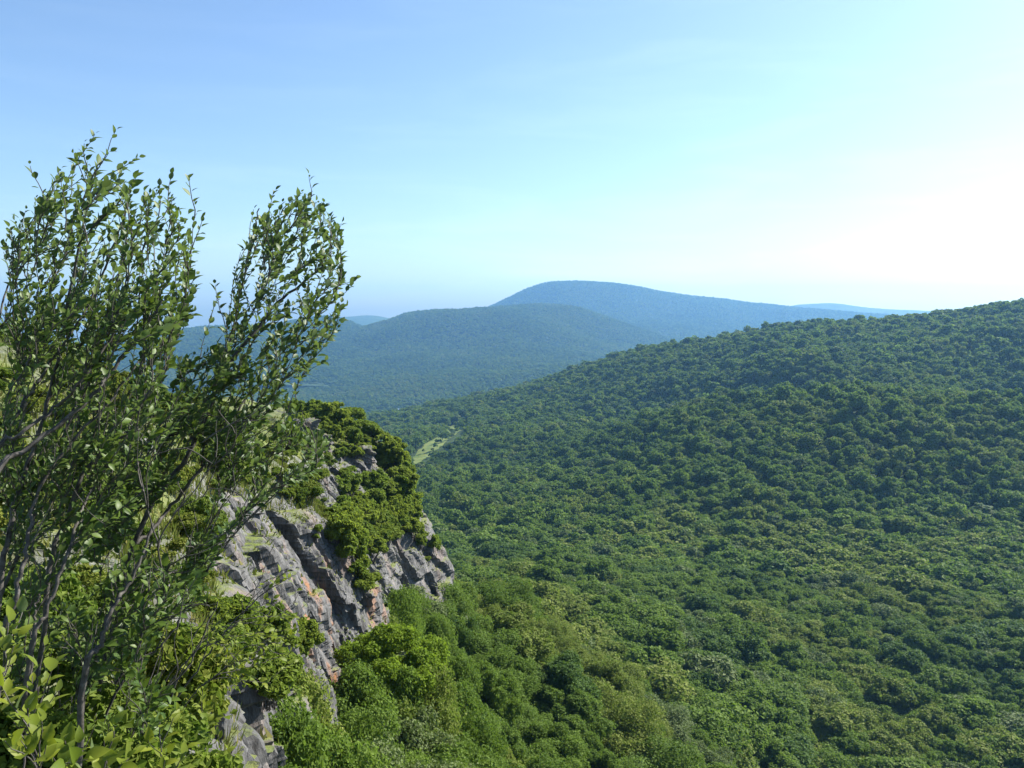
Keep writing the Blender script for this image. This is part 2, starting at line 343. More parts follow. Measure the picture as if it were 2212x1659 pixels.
# face
tf = np.linspace(0, 1, NT_F)[None]
zf = ze - 0.35 + (zb - ze) * tf
hgt = (ze - zf)
outw = bat * hgt + 0.5 * np.sin(tf * 3.14)
a = S + 0.34 * zf
w = np.clip(hgt / 1.2, 0, 1)
d = 1.5 * blocky(a, zf, 101, 1.6, 4.2, 3.0, 8.0) + 0.75 * blocky(a, zf + 0.15 * S, 131, 0.7, 1.7, 1.6, 4.5) + 0.30 * blocky(a + 0.05 * zf, zf, 151, 0.3, 0.8, 0.7, 2.2) + 0.12 * blocky(a, zf, 171, 0.17, 0.4, 0.4, 1.1)
d += 1.3 * fbm(S / 7, zf / 9, 3, 91) - 0.9
d += 0.22 * fbm(S / 0.7, zf / 1.4, 3, 95)
V[:, NT_TOP:NT_TOP + NT_F, :2] = edge + n_loc[:, None] * (outw + d * w)[..., None]
V[:, NT_TOP:NT_TOP + NT_F, 2] = zf + 0.25 * fbm(S / 1.3, zf / 1.3, 2, 97)
rust[:, NT_TOP:NT_TOP + NT_F] = np.clip(1.35 - np.abs(S - 56 + 0.5 * zf) / 9.5, 0, 1) * np.clip((hgt - 3.0) / 2, 0, 1) + 0.18
# talus apron under the foot
ot = np.linspace(0, 1, NT_T + 1)[None, 1:]
lastp = V[:, NT_TOP + NT_F - 1][:, None]
V[:, NT_TOP + NT_F:, :2] = lastp[..., :2] + n_loc[:, None] * (ot * 9)[..., None]
V[:, NT_TOP + NT_F:, 2] = lastp[..., 2] - ot * 9 * 1.6
cliff = link('cliff', mesh('cliff', V, grid_faces(NS, NT)[:, ::-1], mats=[M_ROCK], smooth=False, attrs={'rust': rust.ravel(), 'soil': soil.ravel()}))
structure(cliff, 'grey slanting rock cliff with a grassy brushy top')
# pixel lookup on the cliff
cpx, cpy, cfz = proj(V.reshape(-1, 3)); VF = V.reshape(-1, 3)
def on_cliff(px, py, tol=3.0, lo=2.0):
    dd = np.hypot(cpx - px, cpy - py); ok = (dd < tol) & (cfz > lo)
    if not ok.any(): return None
    k = np.where(ok)[0]; return VF[k[np.argmin(cfz[k])]]
def inland(x, y):
    """signed distance to the cliff edge: positive outside the cliff"""
    p = np.stack([np.asarray(x, float).ravel(), np.asarray(y, float).ravel()], -1); out = np.empty(len(p))
    c = CU[::4, :2]; nn = n_loc[::4]
    for i in range(0, len(p), 4000):
        df = p[i:i + 4000, None] - c[None]; d2 = (df ** 2).sum(-1); k = d2.argmin(1)
        sg = np.sign((df[np.arange(len(k)), k] * nn[k]).sum(-1)); out[i:i + 4000] = sg * np.sqrt(d2[np.arange(len(k)), k])
    return out.reshape(np.shape(x))

# ------------------------------------------------------------------ plant builders
def tube(path, rad, sides=6):
    path = np.asarray(path, float); n = len(path); rad = np.broadcast_to(np.asarray(rad, float), (n,))
    t = unit(np.gradient(path, axis=0)) if n > 2 else unit(np.repeat((path[-1] - path[0])[None], n, 0))
    ref = np.array([1.0, 0.2, 0.1]) if abs(t[0] @ np.array([1.0, 0.2, 0.1])) < 0.9 else np.array([0, 1.0, 0])
    a = unit(np.cross(t, ref)); b = np.cross(t, a)
    an = np.linspace(0, 2 * np.pi, sides, endpoint=False)
    Vv = path[:, None] + rad[:, None, None] * (np.cos(an)[None, :, None] * a[:, None] + np.sin(an)[None, :, None] * b[:, None])
    i = np.arange(n * sides).reshape(n, sides); j = np.roll(i, -1, 1)
    Q = np.stack([i[:-1], j[:-1], j[1:], i[1:]], -1).reshape(-1, 4)
    return Vv.reshape(-1, 3), Q
class Tubes:
    def __init__(s): s.v = []; s.q = []; s.n = 0
    def add(s, path, rad, sides=6):
        v, q = tube(path, rad, sides); s.v.append(v); s.q.append(q + s.n); s.n += len(v)
    def mesh(s, name, mat): return mesh(name, np.concatenate(s.v), np.concatenate(s.q), mats=[mat])
def cards(C, N, size, r, aspect=1.5):
    """bent leaf-spray quads at C facing N"""
    n = len(C); rv = r.normal(size=(n, 3)); a = unit(np.cross(N, rv)); b = np.cross(N, a)
    s = size * r.uniform(0.6, 1.35, n)[:, None]
    p0 = C - a * s * 0.5 * aspect; p2 = C + a * s * 0.5 * aspect
    k = N * s * 0.22
    p1 = C + b * s * 0.5 + k; p3 = C - b * s * 0.5 + k
    Vv = np.stack([p0, p1, p2, p3], 1).reshape(-1, 3)
    return Vv, np.arange(n * 4).reshape(n, 4)
def sphere_dirs(n, r): return unit(r.normal(size=(n, 3)))
def crown_mesh(name, seed, mat, Rr, H, lobes, ncards, csize, spread=0.7, big=1.0):
    r = np.random.default_rng(seed)
    cz = H * 0.63; hz = H * 0.37
    d = sphere_dirs(lobes * 3, r); d = d[d[:, 2] > -0.55][:lobes]
    lc = d * np.array([Rr, Rr, hz]) * r.uniform(0.40, 0.86, (len(d), 1)) * np.array([1, 1, 1.0]) + np.array([0, 0, cz])
    lr = big * Rr * r.uniform(0.17, 0.38, len(d)) * (1.1 - 0.25 * (lc[:, 2] - cz) / hz)
    lt = r.uniform(0, 1, len(d))
    w = lr ** 2; k = r.choice(len(d), ncards, p=w / w.sum())
    dd = sphere_dirs(ncards, r); dd[:, 2] = np.where((dd[:, 2] < -0.3) & (r.random(ncards) < 0.6), -dd[:, 2], dd[:, 2])
    rad = lr[k] * (0.62 + 0.42 * r.random(ncards) ** 0.7 + 0.22 * (r.random(ncards) > 0.92)) * (1 + 0.22 * np.sin(dd[:, 0] * 5 + k) * np.cos(dd[:, 1] * 6 + k * 2))
    C = lc[k] + dd * rad[:, None] * np.array([1, 1, 0.82])
    N = unit(dd * 0.7 + r.normal(size=(ncards, 3)) * spread * 0.8 + np.array([0.12, 0.0, 0.25]))
    Vv, Q = cards(C, N, csize, r)
    tint = np.clip(0.35 * lt[k] + 0.65 * r.random(ncards), 0, 1)
    return mesh(name, Vv, Q, mats=[mat], smooth=False, attrs={'tint': np.repeat(tint, 4)}), lc
def trunk_mesh(name, seed, H, lc, r0):
    r = np.random.default_rng(seed); T = Tubes()
    top = np.array([r.normal() * 0.3, r.normal() * 0.3, H * 0.72]); t = np.linspace(0, 1, 8)[:, None]
    path = t * top + np.sin(t * 3.1) * np.array([0.25, -0.2, 0]); path[0, 2] = -0.8
    T.add(path, np.linspace(r0, r0 * 0.25, 8), 7)
    for q in lc[:9]:
        b = path[r.integers(2, 6)]; tt = np.linspace(0, 1, 6)[:, None]
        mid = (b + q) / 2 + np.array([0, 0, -0.06 * H]); pp = (1 - tt) ** 2 * b + 2 * tt * (1 - tt) * mid + tt ** 2 * q
        T.add(pp, np.linspace(r0 * 0.42, r0 * 0.08, 6), 5)
    return T.mesh(name, M_TRUNK)
def conifer_mesh(name, seed, mat, Rr, H, n, csize):
    r = np.random.default_rng(seed); layers = 16
    C = []; N = []
    for k in range(layers):
        f = k / layers; z = H * (0.16 + 0.82 * f); rr = Rr * (1 - f) ** 0.8 + 0.15; nb = max(4, int(9 * (1 - f)) + 3)
        for j in range(nb):
            an = r.uniform(0, 6.283); m = max(4, int(n / layers / nb * (1.5 - f)))
            u = r.random(m) ** 0.7; L = rr * r.uniform(0.7, 1.1)
            c = np.stack([np.cos(an + r.normal(0, 0.16, m)) * u * L, np.sin(an + r.normal(0, 0.16, m)) * u * L, z - 0.28 * u * L + r.normal(0, 0.12, m)], -1)
            C.append(c); N.append(unit(np.array([np.cos(an) * 0.3, np.sin(an) * 0.3, 1]) + r.normal(0, 0.45, (m, 3))))
    C = np.concatenate(C); N = np.concatenate(N); Vv, Q = cards(C, N, csize, r, 1.9)
    return mesh(name, Vv, Q, mats=[mat], smooth=False, attrs={'tint': np.repeat(r.random(len(C)), 4)})

# ------------------------------------------------------------------ forest trees
SHAPES = [(4.6, 12.5, 26), (5.4, 11.5, 32), (3.9, 13.0, 22), (5.0, 10.8, 28)]
near_crown, near_trunk = [], []
for i, (rr, h, lb) in enumerate(SHAPES):
    me, lc = crown_mesh('crown', 200 + i, FOL['mid green'], rr, h, lb, 17000, 0.23, 0.55); near_crown.append(me)
    near_trunk.append(trunk_mesh('trunk', 300 + i, h, lc, 0.22))
front_crown = [crown_mesh('crown', 200 + i, FOL['mid green'], SHAPES[i][0], SHAPES[i][1], SHAPES[i][2] + 10, 40000, 0.15, 0.8, 0.88)[0] for i in range(4)]
proto = []
def proto_obj(me): 
    o = bpy.data.objects.new('forest_crown', me); proto.append(o); return o
MID, FAR, TINY = [], [], []
for i, (rr, h, lb) in enumerate(SHAPES):
    m0, _ = crown_mesh('crown', 200 + i, FOL['mid green'], rr, h, lb, 6000, 0.40, 0.62, 1.15)
    f0, _ = crown_mesh('crown', 200 + i, FOL['mid green'], rr, h, lb, 1200, 0.86, 0.55, 1.2)
    t0, _ = crown_mesh('crown', 200 + i, FOL['mid green'], rr, h, lb, 260, 1.75, 0.38, 1.2)
    for kname in KINDS_:
        for src, dst in ((m0, MID), (f0, FAR), (t0, TINY)):
            me = src.copy(); me.materials[0] = FOL[kname]; dst.append(proto_obj(me))
CON_FAR = proto_obj(conifer_mesh('crown', 401, M_NEEDLE, 2.3, 14, 500, 0.8))

def gn_forest(name, pos, scl, rot, idx, protos, label):
    me = bpy.data.meshes.new(name); me.vertices.add(len(pos)); me.vertices.foreach_set('co', np.asarray(pos, np.float32).ravel())
    for k, dt, v in (('scl', 'FLOAT_VECTOR', scl), ('rot', 'FLOAT_VECTOR', rot)):
        at = me.attributes.new(k, dt, 'POINT'); at.data.foreach_set('vector', np.asarray(v, np.float32).ravel())
    at = me.attributes.new('idx', 'INT', 'POINT'); at.data.foreach_set('value', np.asarray(idx, np.int32))
    o = link(name, me)
    ng = bpy.data.node_groups.new('forest_nodes', 'GeometryNodeTree')
    ng.interface.new_socket('Geometry', in_out='INPUT', socket_type='NodeSocketGeometry')
    ng.interface.new_socket('Geometry', in_out='OUTPUT', socket_type='NodeSocketGeometry')
    N, L = ng.nodes, ng.links
    gi = N.new('NodeGroupInput'); go = N.new('NodeGroupOutput'); jo = N.new('GeometryNodeJoinGeometry')
    def na(nm, dt):
        q = N.new('GeometryNodeInputNamedAttribute'); q.data_type = dt; q.inputs['Name'].default_value = nm; return [s for s in q.outputs if s.enabled][0]
    a_s, a_r, a_i = na('scl', 'FLOAT_VECTOR'), na('rot', 'FLOAT_VECTOR'), na('idx', 'INT')
    er = N.new('FunctionNodeEulerToRotation'); L.new(a_r, er.inputs[0])
    for k, p in enumerate(protos):
        cm = N.new('FunctionNodeCompare'); cm.data_type = 'INT'; cm.operation = 'EQUAL'
        ins = [s for s in cm.inputs if s.enabled]; L.new(a_i, ins[0]); ins[1].default_value = k
        oi = N.new('GeometryNodeObjectInfo'); oi.inputs['Object'].default_value = p; oi.inputs['As Instance'].default_value = True
        ip = N.new('GeometryNodeInstanceOnPoints'); L.new(gi.outputs[0], ip.inputs['Points'])
        L.new(cm.outputs[0], ip.inputs['Selection']); L.new(oi.outputs['Geometry'], ip.inputs['Instance'])
        L.new(er.outputs[0], ip.inputs['Rotation']); L.new(a_s, ip.inputs['Scale']); L.new(ip.outputs[0], jo.inputs[0])
    L.new(jo.outputs[0], go.inputs[0])
    md = o.modifiers.new('forest', 'NODES'); md.node_group = ng
    tag(o, label, 'forest', kind='stuff'); return o

def in_poly(px, py, poly):
    inside = np.zeros(np.shape(px), bool); n = len(poly); j = n - 1
    for i in range(n):
        xi, yi = poly[i]; xj, yj = poly[j]
        c = ((yi > py) != (yj > py)) & (px < (xj - xi) * (py - yi) / (yj - yi + 1e-12) + xi)
        inside ^= c; j = i
    return inside
MEADOW_ = [(411,457.5),(418,449),(428,442.5),(439,437.5),(442.5,430.4),(456,426.6),(467,427.5),(457,434),(449,439.5),(437,446.5),(428,454),(418,460)]
MEADOW = [(x + (x - 438) * 0.10 + 1, y + (y - 441) * 0.20) for x, y in MEADOW_]
def scatter(f, xr, yr, sp, r, margin=90):
    xs = np.arange(*xr, sp); ys = np.arange(*yr, sp); X, Y = np.meshgrid(xs, ys, indexing='ij')
    X = (X + r.uniform(-.45, .45, X.shape) * sp).ravel(); Y = (Y + r.uniform(-.45, .45, Y.shape) * sp).ravel()
    k = (Y > 5) & (np.abs(X) < Y * 0.75 + 30); X, Y = X[k], Y[k]
    Z = f(X, Y); px, py, fz = proj(np.stack([X, Y, Z + 6], -1))
    k = (px > -margin) & (px < 1024 + margin) & (py < 768 + 140) & (fz > 10)
    return X[k], Y[k], Z[k]
r = np.random.default_rng(21)
X, Y, Z = scatter(ground_z, (-700, 1500), (10, 2250), 5.4, r)
dc = inland(X, Y)
k = (dc > 5.5 + np.clip((110 - Y) * 0.0, 0, 5)) | (Y > 175)
k &= ~((Y <= 175) & (dc < 0))
X, Y, Z = X[k], Y[k], Z[k]
px, py, fz = proj(np.stack([X, Y, Z], -1)); mx, my, _ = proj(np.stack([X, Y, Z + 7.5], -1))
inm = np.zeros(len(X), bool)
for hh_ in (0, 3, 6, 9, 12, 15):
    a_, b_, _ = proj(np.stack([X, Y, Z + hh_], -1)); inm |= in_poly(a_, b_, MEADOW)
fc_x, fc_y, _ = proj(np.stack([X, Y, Z + 12], -1))
clear = ((fc_x > 285) & (fc_x < 445) & (fc_y < 700) & (Y < 66)) | ((Y < 60) & (fc_y < 715)) | (Y < 24)
k = ~(inm & (Y > 600) & (r.random(len(X)) > 0.04)) & ~clear; X, Y, Z = X[k], Y[k], Z[k]
dist = np.sqrt(X * X + Y * Y + Z * Z)
# species patches; darker mix up the hillside puts its shade into the foliage
pn = fbm(X / 55, Y / 55, 3, 77) + r.normal(0, 0.22, len(X)); pn2 = r.random(len(X))
hs_sh = np.clip((Y - 430) / 300, 0, 1) * 0.22; ci = np.where(pn > 0.20 + hs_sh, 2, np.where(pn < -0.42 + hs_sh, 1, 0)); ci = np.where(pn2 > 0.92, 3, ci)
sh = r.integers(0, 4, len(X)); sc = np.clip(r.lognormal(-0.06, 0.30, len(X)) * np.where(Y > 480, 0.80, 1.02), 0.42, 1.8); sc = np.where(dist < 110, np.clip(sc, 0.5, 1.0), sc); hs = np.where(Y > 480, sc ** 0.8 * r.uniform(0.66, 1.2, len(X)), 0.90 * sc ** 0.62 * r.uniform(0.82, 1.13, len(X)))
fx, fy, ff = proj(np.stack([X, Y, Z + 8], -1))
vis = (fx > -20) & (fx < 1044) & (fy < 768 + 130) & ~((fx < 185) & (fy > 380))
order = np.argsort(np.where(vis, dist, 1e9)); IND = order[:290]; isind = np.zeros(len(X), bool); isind[IND] = True
rest = ~isind & (dist > 125)
lod = np.where(dist < 420, 0, np.where(dist < 1000, 1, 2)); con = (r.random(len(X)) < 0.025) & (dist > 750)
idx = sh * 4 + ci + lod * 16; idx = np.where(con, 48, idx)
gn_forest('forest', np.stack([X, Y, Z], -1)[rest], np.stack([sc, sc, hs], -1)[rest], np.stack([X * 0, Y * 0, r.uniform(0, 6.28, len(X))], -1)[rest], idx[rest], MID + FAR + TINY + [CON_FAR],
          'dense green broadleaf forest filling the valley and the long hillside')

ZONES = [(lambda x, y, a, b: b < 95 and a < 640, 'on the slope just below the cliff'),
         (lambda x, y, a, b: a < 600, 'right of the foot of the cliff'),
         (lambda x, y, a, b: a < 800, 'mid-valley in the near forest'),
         (lambda x, y, a, b: True, 'towards the right edge of the near forest')]
FORM = ['tall rounded crown', 'wide domed crown', 'narrow upright crown', 'low spreading crown']
tree_proto = []
for i in range(4):
    e = empty('forest_tree'); t = link('trunk', near_trunk[i], e); c = link('crown', near_crown[i], e); c.material_slots[0].link = 'OBJECT'
    tree_proto.append([e, False])
for q in IND:
    i = int(sh[q]); e, used = tree_proto[i]
    o = copy_tree(e) if used else e; tree_proto[i][1] = True
    o.location = (X[q], Y[q], Z[q]); o.scale = (sc[q], sc[q], hs[q]); o.rotation_euler = (0, 0, r.uniform(0, 6.28))
    kn = KINDS_[ci[q]]
    if dist[q] < 85:
        for ch in o.children:
            if ch.name.startswith('crown'): ch.data = front_crown[i]
    for ch in o.children:
        if ch.name.startswith('crown'): ch.material_slots[0].link = 'OBJECT'; ch.material_slots[0].material = FOL[kn]
    zone = next(z for f_, z in ZONES if f_(X[q], Y[q], fx[q], dist[q]))
    tag(o, f'{kn} tree with a {FORM[i]} {zone}', 'tree', 'broadleaf trees of the near forest')

# far forests on the hills behind
for f, xr, yr, sp, s0, nm, lab, pr in ((hill_a, (-2300, 2100), (2050, 5750), 12.5, 1.15, 'forest', 'blue-green hazy forest covering the nearer hill behind the valley', TINY),
                                  (hill_l, (-3700, -250), (3350, 5600), 15, 1.4, 'forest', 'hazy forest on the far hill seen between the leafy shrubs', TINY),
                                  (mount, (-1500, 4200), (5000, 7900), 18, 1.45, 'forest', 'hazy blue forest covering the flat-topped mountain', TINY)):
    x, y, z = scatter(f, xr, yr, sp, r, 20)
    n = len(x); pnx = fbm(x / 260, y / 260, 3, 78) + r.normal(0, 0.25, n); c = np.where(pnx > 0.36, 2, np.where(pnx < -0.2, 1, 0)); cn = r.random(n) < 0.08
    s_ = s0 * np.clip(r.normal(1, 0.2, n), 0.6, 1.5)
    gn_forest(nm, np.stack([x, y, z], -1), np.stack([s_, s_, s_ * 0.9], -1), np.stack([x * 0, x * 0, r.uniform(0, 6.28, n)], -1), np.where(cn, 16, r.integers(0, 4, n) * 4 + c), pr + [CON_FAR], lab)

# grass clearing on the hillside and a white roof beyond
poly = []
def hit(px, py, f, lo, hi, n=600):
    d = np.linspace(lo, hi, n); p = np.array([P(px, py, q) for q in d]); g = f(p[:, 0], p[:, 1]); k = np.where(p[:, 2] < g)[0]
    return p[k[0]] if len(k) else p[-1]
xs = np.arange(-250, 60, 4.0); ys = np.arange(700, 1700, 4.0); XX, YY = np.meshgrid(xs, ys, indexing='ij'); ZZ = ground_z(XX, YY)
ax, ay, _ = proj(np.stack([XX, YY, ZZ], -1))
big = [(x + (x - 437) * 0.12, y + (3 if y > 443 else -2)) for x, y in MEADOW]
mk = in_poly(ax, ay, big); gf = grid_faces(len(xs), len(ys)); mf = gf[mk.ravel()[gf].all(1)]
if len(mf):
    u, inv = np.unique(mf, return_inverse=True)
    VV = np.stack([XX, YY, ZZ + 0.35], -1).reshape(-1, 3)[u]
    structure(link('meadow', mesh('meadow', VV, inv.reshape(-1, 4), mats=[M_MEADOW])), 'pale grassy clearing cut into the wooded hillside')

# ------------------------------------------------------------------ bushes and small trees on the cliff
def bush_proto(seed, mat, Rr, H, n, cs, name='bush'):
    e = empty(name); me, lc = crown_mesh('foliage', seed, mat, Rr, H, 12 if name == 'bush' else 24, n, cs, 0.95 if name == 'bush' else 1.25, 1.0 if name == 'bush' else 0.72)
    rr_ = np.random.default_rng(seed); T = Tubes()
    for q in lc[:8]:
        t = np.linspace(0, 1, 5)[:, None]; b = np.array([rr_.normal() * 0.08, rr_.normal() * 0.08, -0.15])
        T.add((1 - t) * b + t * q + np.sin(t * 3.1) * rr_.normal(0, 0.05, 3), np.linspace(0.028, 0.008, 5) * Rr, 5)
    link('stems', T.mesh('stems', M_BARK), e); link('foliage', me, e); return [e, False]
def put(pr, loc, s, rz, label, cat, group, mat=None, tilt=0.0, sz=None):
    e, used = pr
    o = copy_tree(e) if used else e; pr[1] = True
    o.location = loc; o.scale = (s * random.uniform(0.8, 1.3), s * random.uniform(0.8, 1.3), (sz or s) * random.uniform(0.65, 1.25)); o.rotation_euler = (random.gauss(0, tilt), random.gauss(0, tilt), rz)
    if mat is not None:
        for ch in o.children:
            if ch.name.startswith(('foliage', 'crown')): ch.material_slots[0].link = 'OBJECT'; ch.material_slots[0].material = mat
    return tag(o, label, cat, group)
BUSH = [bush_proto(500 + i, M_BUSH, 1.0, 1.5, 3600, 0.075) for i in range(3)]
BUSHF = [bush_proto(510 + i, M_BUSH, 1.0, 1.5, 4200, 0.085) for i in range(3)]
rb = np.random.default_rng(31)
GB = 'bushes growing on the cliff top'
def top_at(si, offm):
    j = int(np.argmin(np.abs(off[0] - offm))); return V[si, j]
# brushy slope behind the leaning shrubs
cnt = 0
for a_, b_, d_, s_, lb in ((4,765,3.3,0.42,'low green bush filling the very corner beneath the saplings'),(70,790,3.4,0.45,'low green bush at the bottom edge beneath the bright saplings'),(150,800,3.6,0.45,'low green bush at the bottom edge under the dark stems')):
    put(BUSH[0], P(a_, b_, d_) - np.array([0, 0, 0.25]), s_, d_, lb, 'bush', GB)
for k in range(4000):
    si = rb.integers(0, NS); om = rb.random() ** 1.3 * 20; p = top_at(si, om); dd = np.linalg.norm(p)
    if p[1] < 3.4 or dd < 3.9: continue
    qx, qy, qf = proj(p + np.array([0, 0, 0.6]))
    if not (-60 < qx < 345 and qy < 800): continue
    if 168 < qx < 280 and qy > 625 and dd < 17: continue
    if 100 < p[1]: continue
    if rb.random() > (0.6 if dd < 30 else 1.0): continue
    bare = 235 < qx < 320 and 415 < qy < 480
    if bare and rb.random() < 0.93: continue
    s = rb.uniform(0.5, 1.0) * (0.8 if dd < 12 else 1.05); kd = BUSH if dd < 16 else BUSHF
    yel = rb.random() < 0.5
    where = 'close behind the leaning shrubs' if dd < 12 else ('on the brushy slope behind the leaning shrubs' if dd < 30 else 'on the far cliff top')
    put(kd[rb.integers(0, 3)], p - np.array([0, 0, 0.12]), s, rb.uniform(0, 6.28), ('yellow-green' if yel else 'fresh green') + ' rounded bush ' + where, 'bush', GB, M_BUSH2 if yel else M_BUSH, 0.1)
    cnt += 1
    if cnt >= 294: break
# small trees and bushes clinging to the two rock buttresses (places read off the photograph, stood on the rock)
SPOT = [(750,1115,1.5),(738,1150,1.6),(745,1185,1.6),(765,1165,1.5),(770,1210,1.6),(785,1240,1.5),(760,1140,1.3),(795,1265,1.3),(730,1120,1.2),
 (800,1050,1.1),(815,1065,1.3),(835,1060,1.4),(855,1075,1.5),(870,1060,1.5),(880,1090,1.5),(865,1110,1.5),(840,1095,1.3),(820,1105,1.3),(890,1125,1.3),(870,1140,1.2),(850,1130,1.2),(830,1140,1.1),(805,1120,1.0),(810,1150,1.0),
 (860,1020,1.4),(850,1000,1.3),(870,1040,1.4),(840,980,1.2),(820,960,1.2),(800,945,1.3),(780,930,1.3),(765,915,1.4),(750,905,1.5),(735,895,1.5),(715,885,1.6),(700,878,1.6),(680,872,1.6),(660,865,1.6),(640,862,1.6),(620,858,1.5),(600,850,1.5),
 (760,935,1.0),(740,925,1.1),(720,915,1.2),(700,905,1.1),(680,895,1.2),(790,965,0.9),(775,985,0.8),(745,985,0.7),(690,1140,0.6),(680,1155,0.6),(650,1080,0.6),(630,1065,0.7),(600,1050,0.8),(570,1040,0.9),(540,1040,0.9),(930,1210,0.7),(915,1160,0.8),(760,1020,0.8),(745,1030,0.7)]
def fill(poly, n, lo, hi):
    rr_ = np.random.default_rng(len(SPOT)); lo_ = np.min(poly, 0); hi_ = np.max(poly, 0); c = 0
    while c < n:
        q = rr_.uniform(lo_, hi_)
        if in_poly(q[0], q[1], poly): SPOT.append((q[0], q[1], rr_.uniform(lo, hi))); c += 1
fill([(725,1110),(765,1080),(800,1120),(830,1160),(820,1230),(790,1285),(755,1235)], 22, 1.1, 1.6)
fill([(800,1050),(845,1015),(880,1075),(905,1145),(870,1165),(820,1150)], 26, 1.0, 1.5)
fill([(560,850),(640,865),(740,905),(840,985),(870,1060),(840,1010),(780,960),(640,900)], 70, 0.4, 0.95)
fill([(560,900),(700,960),(725,1040),(640,1055),(560,1010)], 45, 0.4, 0.8)
fill([(870,1060),(905,1145),(935,1200),(920,1200),(890,1140)], 9, 0.8, 1.2)
fill([(640,880),(740,915),(830,965),(850,1005),(790,985),(700,950),(600,920)], 22, 0.5, 1.0)
fill([(440,1320),(600,1375),(640,1425),(600,1490),(560,1510),(470,1480),(430,1440)], 30, 1.4, 2.4)
TP = [bush_proto(530 + i, FOL['yellow green'], 1.15, 2.4, 3000, 0.15, 'cliff_tree') for i in range(3)]
for (a_, b_, s) in SPOT:
    p = on_cliff(a_ / 2.16016, b_ / 2.16016 + 2)
    if p is None: continue
    dd = np.linalg.norm(p)
    where = 'in the gully between the two rock buttresses' if 720 <= a_ <= 830 and b_ > 1060 else ('clinging to the lower rock behind the wiry shrub' if a_ < 650 and b_ > 1300 else ('on the shoulder of the far buttress' if a_ > 795 else ('along the skyline of the cliff top' if b_ < 950 else 'rooted in a ledge of the near rock face')))
    yel = rb.random() < 0.5
    put(TP[rb.integers(0, 3)], p - np.array([0, 0, 0.5]), s * dd / 95 * rb.uniform(0.85, 1.15), rb.uniform(0, 6.28), ('bushy yellow-green little tree ' if yel else 'bushy mid-green little tree ') + where, 'tree', 'little trees clinging to the cliff', M_CLIFF_A if yel else M_CLIFF_B, 0.12)

# ------------------------------------------------------------------ near rocky ledge
def rock_block(name, c, size, rz, seed, parent):
    n = 9 if max(size) < 1.5 else 21; g = np.linspace(-1, 1, n); fs = []; Vv = []
    for ax in range(3):
        for sg in (-1, 1):
            U, W = np.meshgrid(g, g, indexing='ij'); p = np.zeros((n, n, 3)); p[..., ax] = sg; p[..., (ax + 1) % 3] = U * sg; p[..., (ax + 2) % 3] = W
            fs.append(grid_faces(n, n) + len(Vv) * n * n); Vv.append(p.reshape(-1, 3))
    Vv = np.concatenate(Vv); q = np.sign(Vv) * np.abs(Vv)
    inner = np.clip(q, -0.88, 0.88); dlt = q - inner; q = inner + unit(dlt) * np.minimum(np.linalg.norm(dlt, axis=1, keepdims=True), 0.12)
    q = q * np.array(size) / 2; big_ = max(size)
    if big_ > 1.5: q += unit(q) * (fbm(q[:, 0] * 1.1 + q[:, 2] * 2.1, q[:, 1] * 1.3 - q[:, 2], 4, seed + 9) * 0.9)[:, None]
    nz = np.stack([fbm(q[:, 0] * 5 + q[:, 2] * 7, q[:, 1] * 5 - q[:, 2] * 4, 3, seed + k) for k in range(3)], -1); q += nz * 0.07
    c_, s_ = math.cos(rz), math.sin(rz); q = np.stack([q[:, 0] * c_ - q[:, 1] * s_, q[:, 0] * s_ + q[:, 1] * c_, q[:, 2]], -1)
    return link(name, mesh(name, q, np.concatenate(fs), mats=[M_ROCK], smooth=False, attrs={'rust': np.full(len(q), 0.3)}), parent, c)
for (a_, b_, sz, lb) in ((640,925,(5.0,3.0,3.2),'dark grey rock outcrop on the bare brow of the cliff top'),(690,950,(3.2,2.5,2.0),'smaller dark outcrop right of the one on the bare brow'),(790,975,(2.6,2.2,1.8),'weathered outcrop on the shoulder of the far buttress')):
    p = on_cliff(a_ / 2.16016, b_ / 2.16016, 5)
    if p is not None: tag(rock_block('rock_outcrop', tuple(p), sz, 0.5, 600 + a_, None), lb, 'rock')
base = P2(455, 1600, 12.5)
led = empty('rock_ledge', tuple(base)); tag(led, 'stepped grey stone ledge among seedlings at the foot of the leaning shrubs', 'rock')
for (a_, b_, dd, sz, rz, sd) in ((440,1560,12.9,(0.75,0.5,0.42),0.1,1),(478,1550,12.6,(0.22,0.35,0.6),0.06,2),(452,1532,13.1,(0.22,0.3,0.45),-0.2,3),(470,1612,12.7,(0.62,0.45,0.28),0.05,4),(485,1650,12.6,(0.6,0.5,0.26),0.12,5),(500,1690,12.6,(0.75,0.6,0.4),0.0,6),(430,1640,13.2,(0.9,0.7,0.9),0.1,7),(470,1750,12.9,(1.1,0.9,1.0),0.1,8)):
    p = P2(a_, b_, dd) - base; rock_block('stone_block', tuple(p), sz, rz, 700 + sd * 10, led)

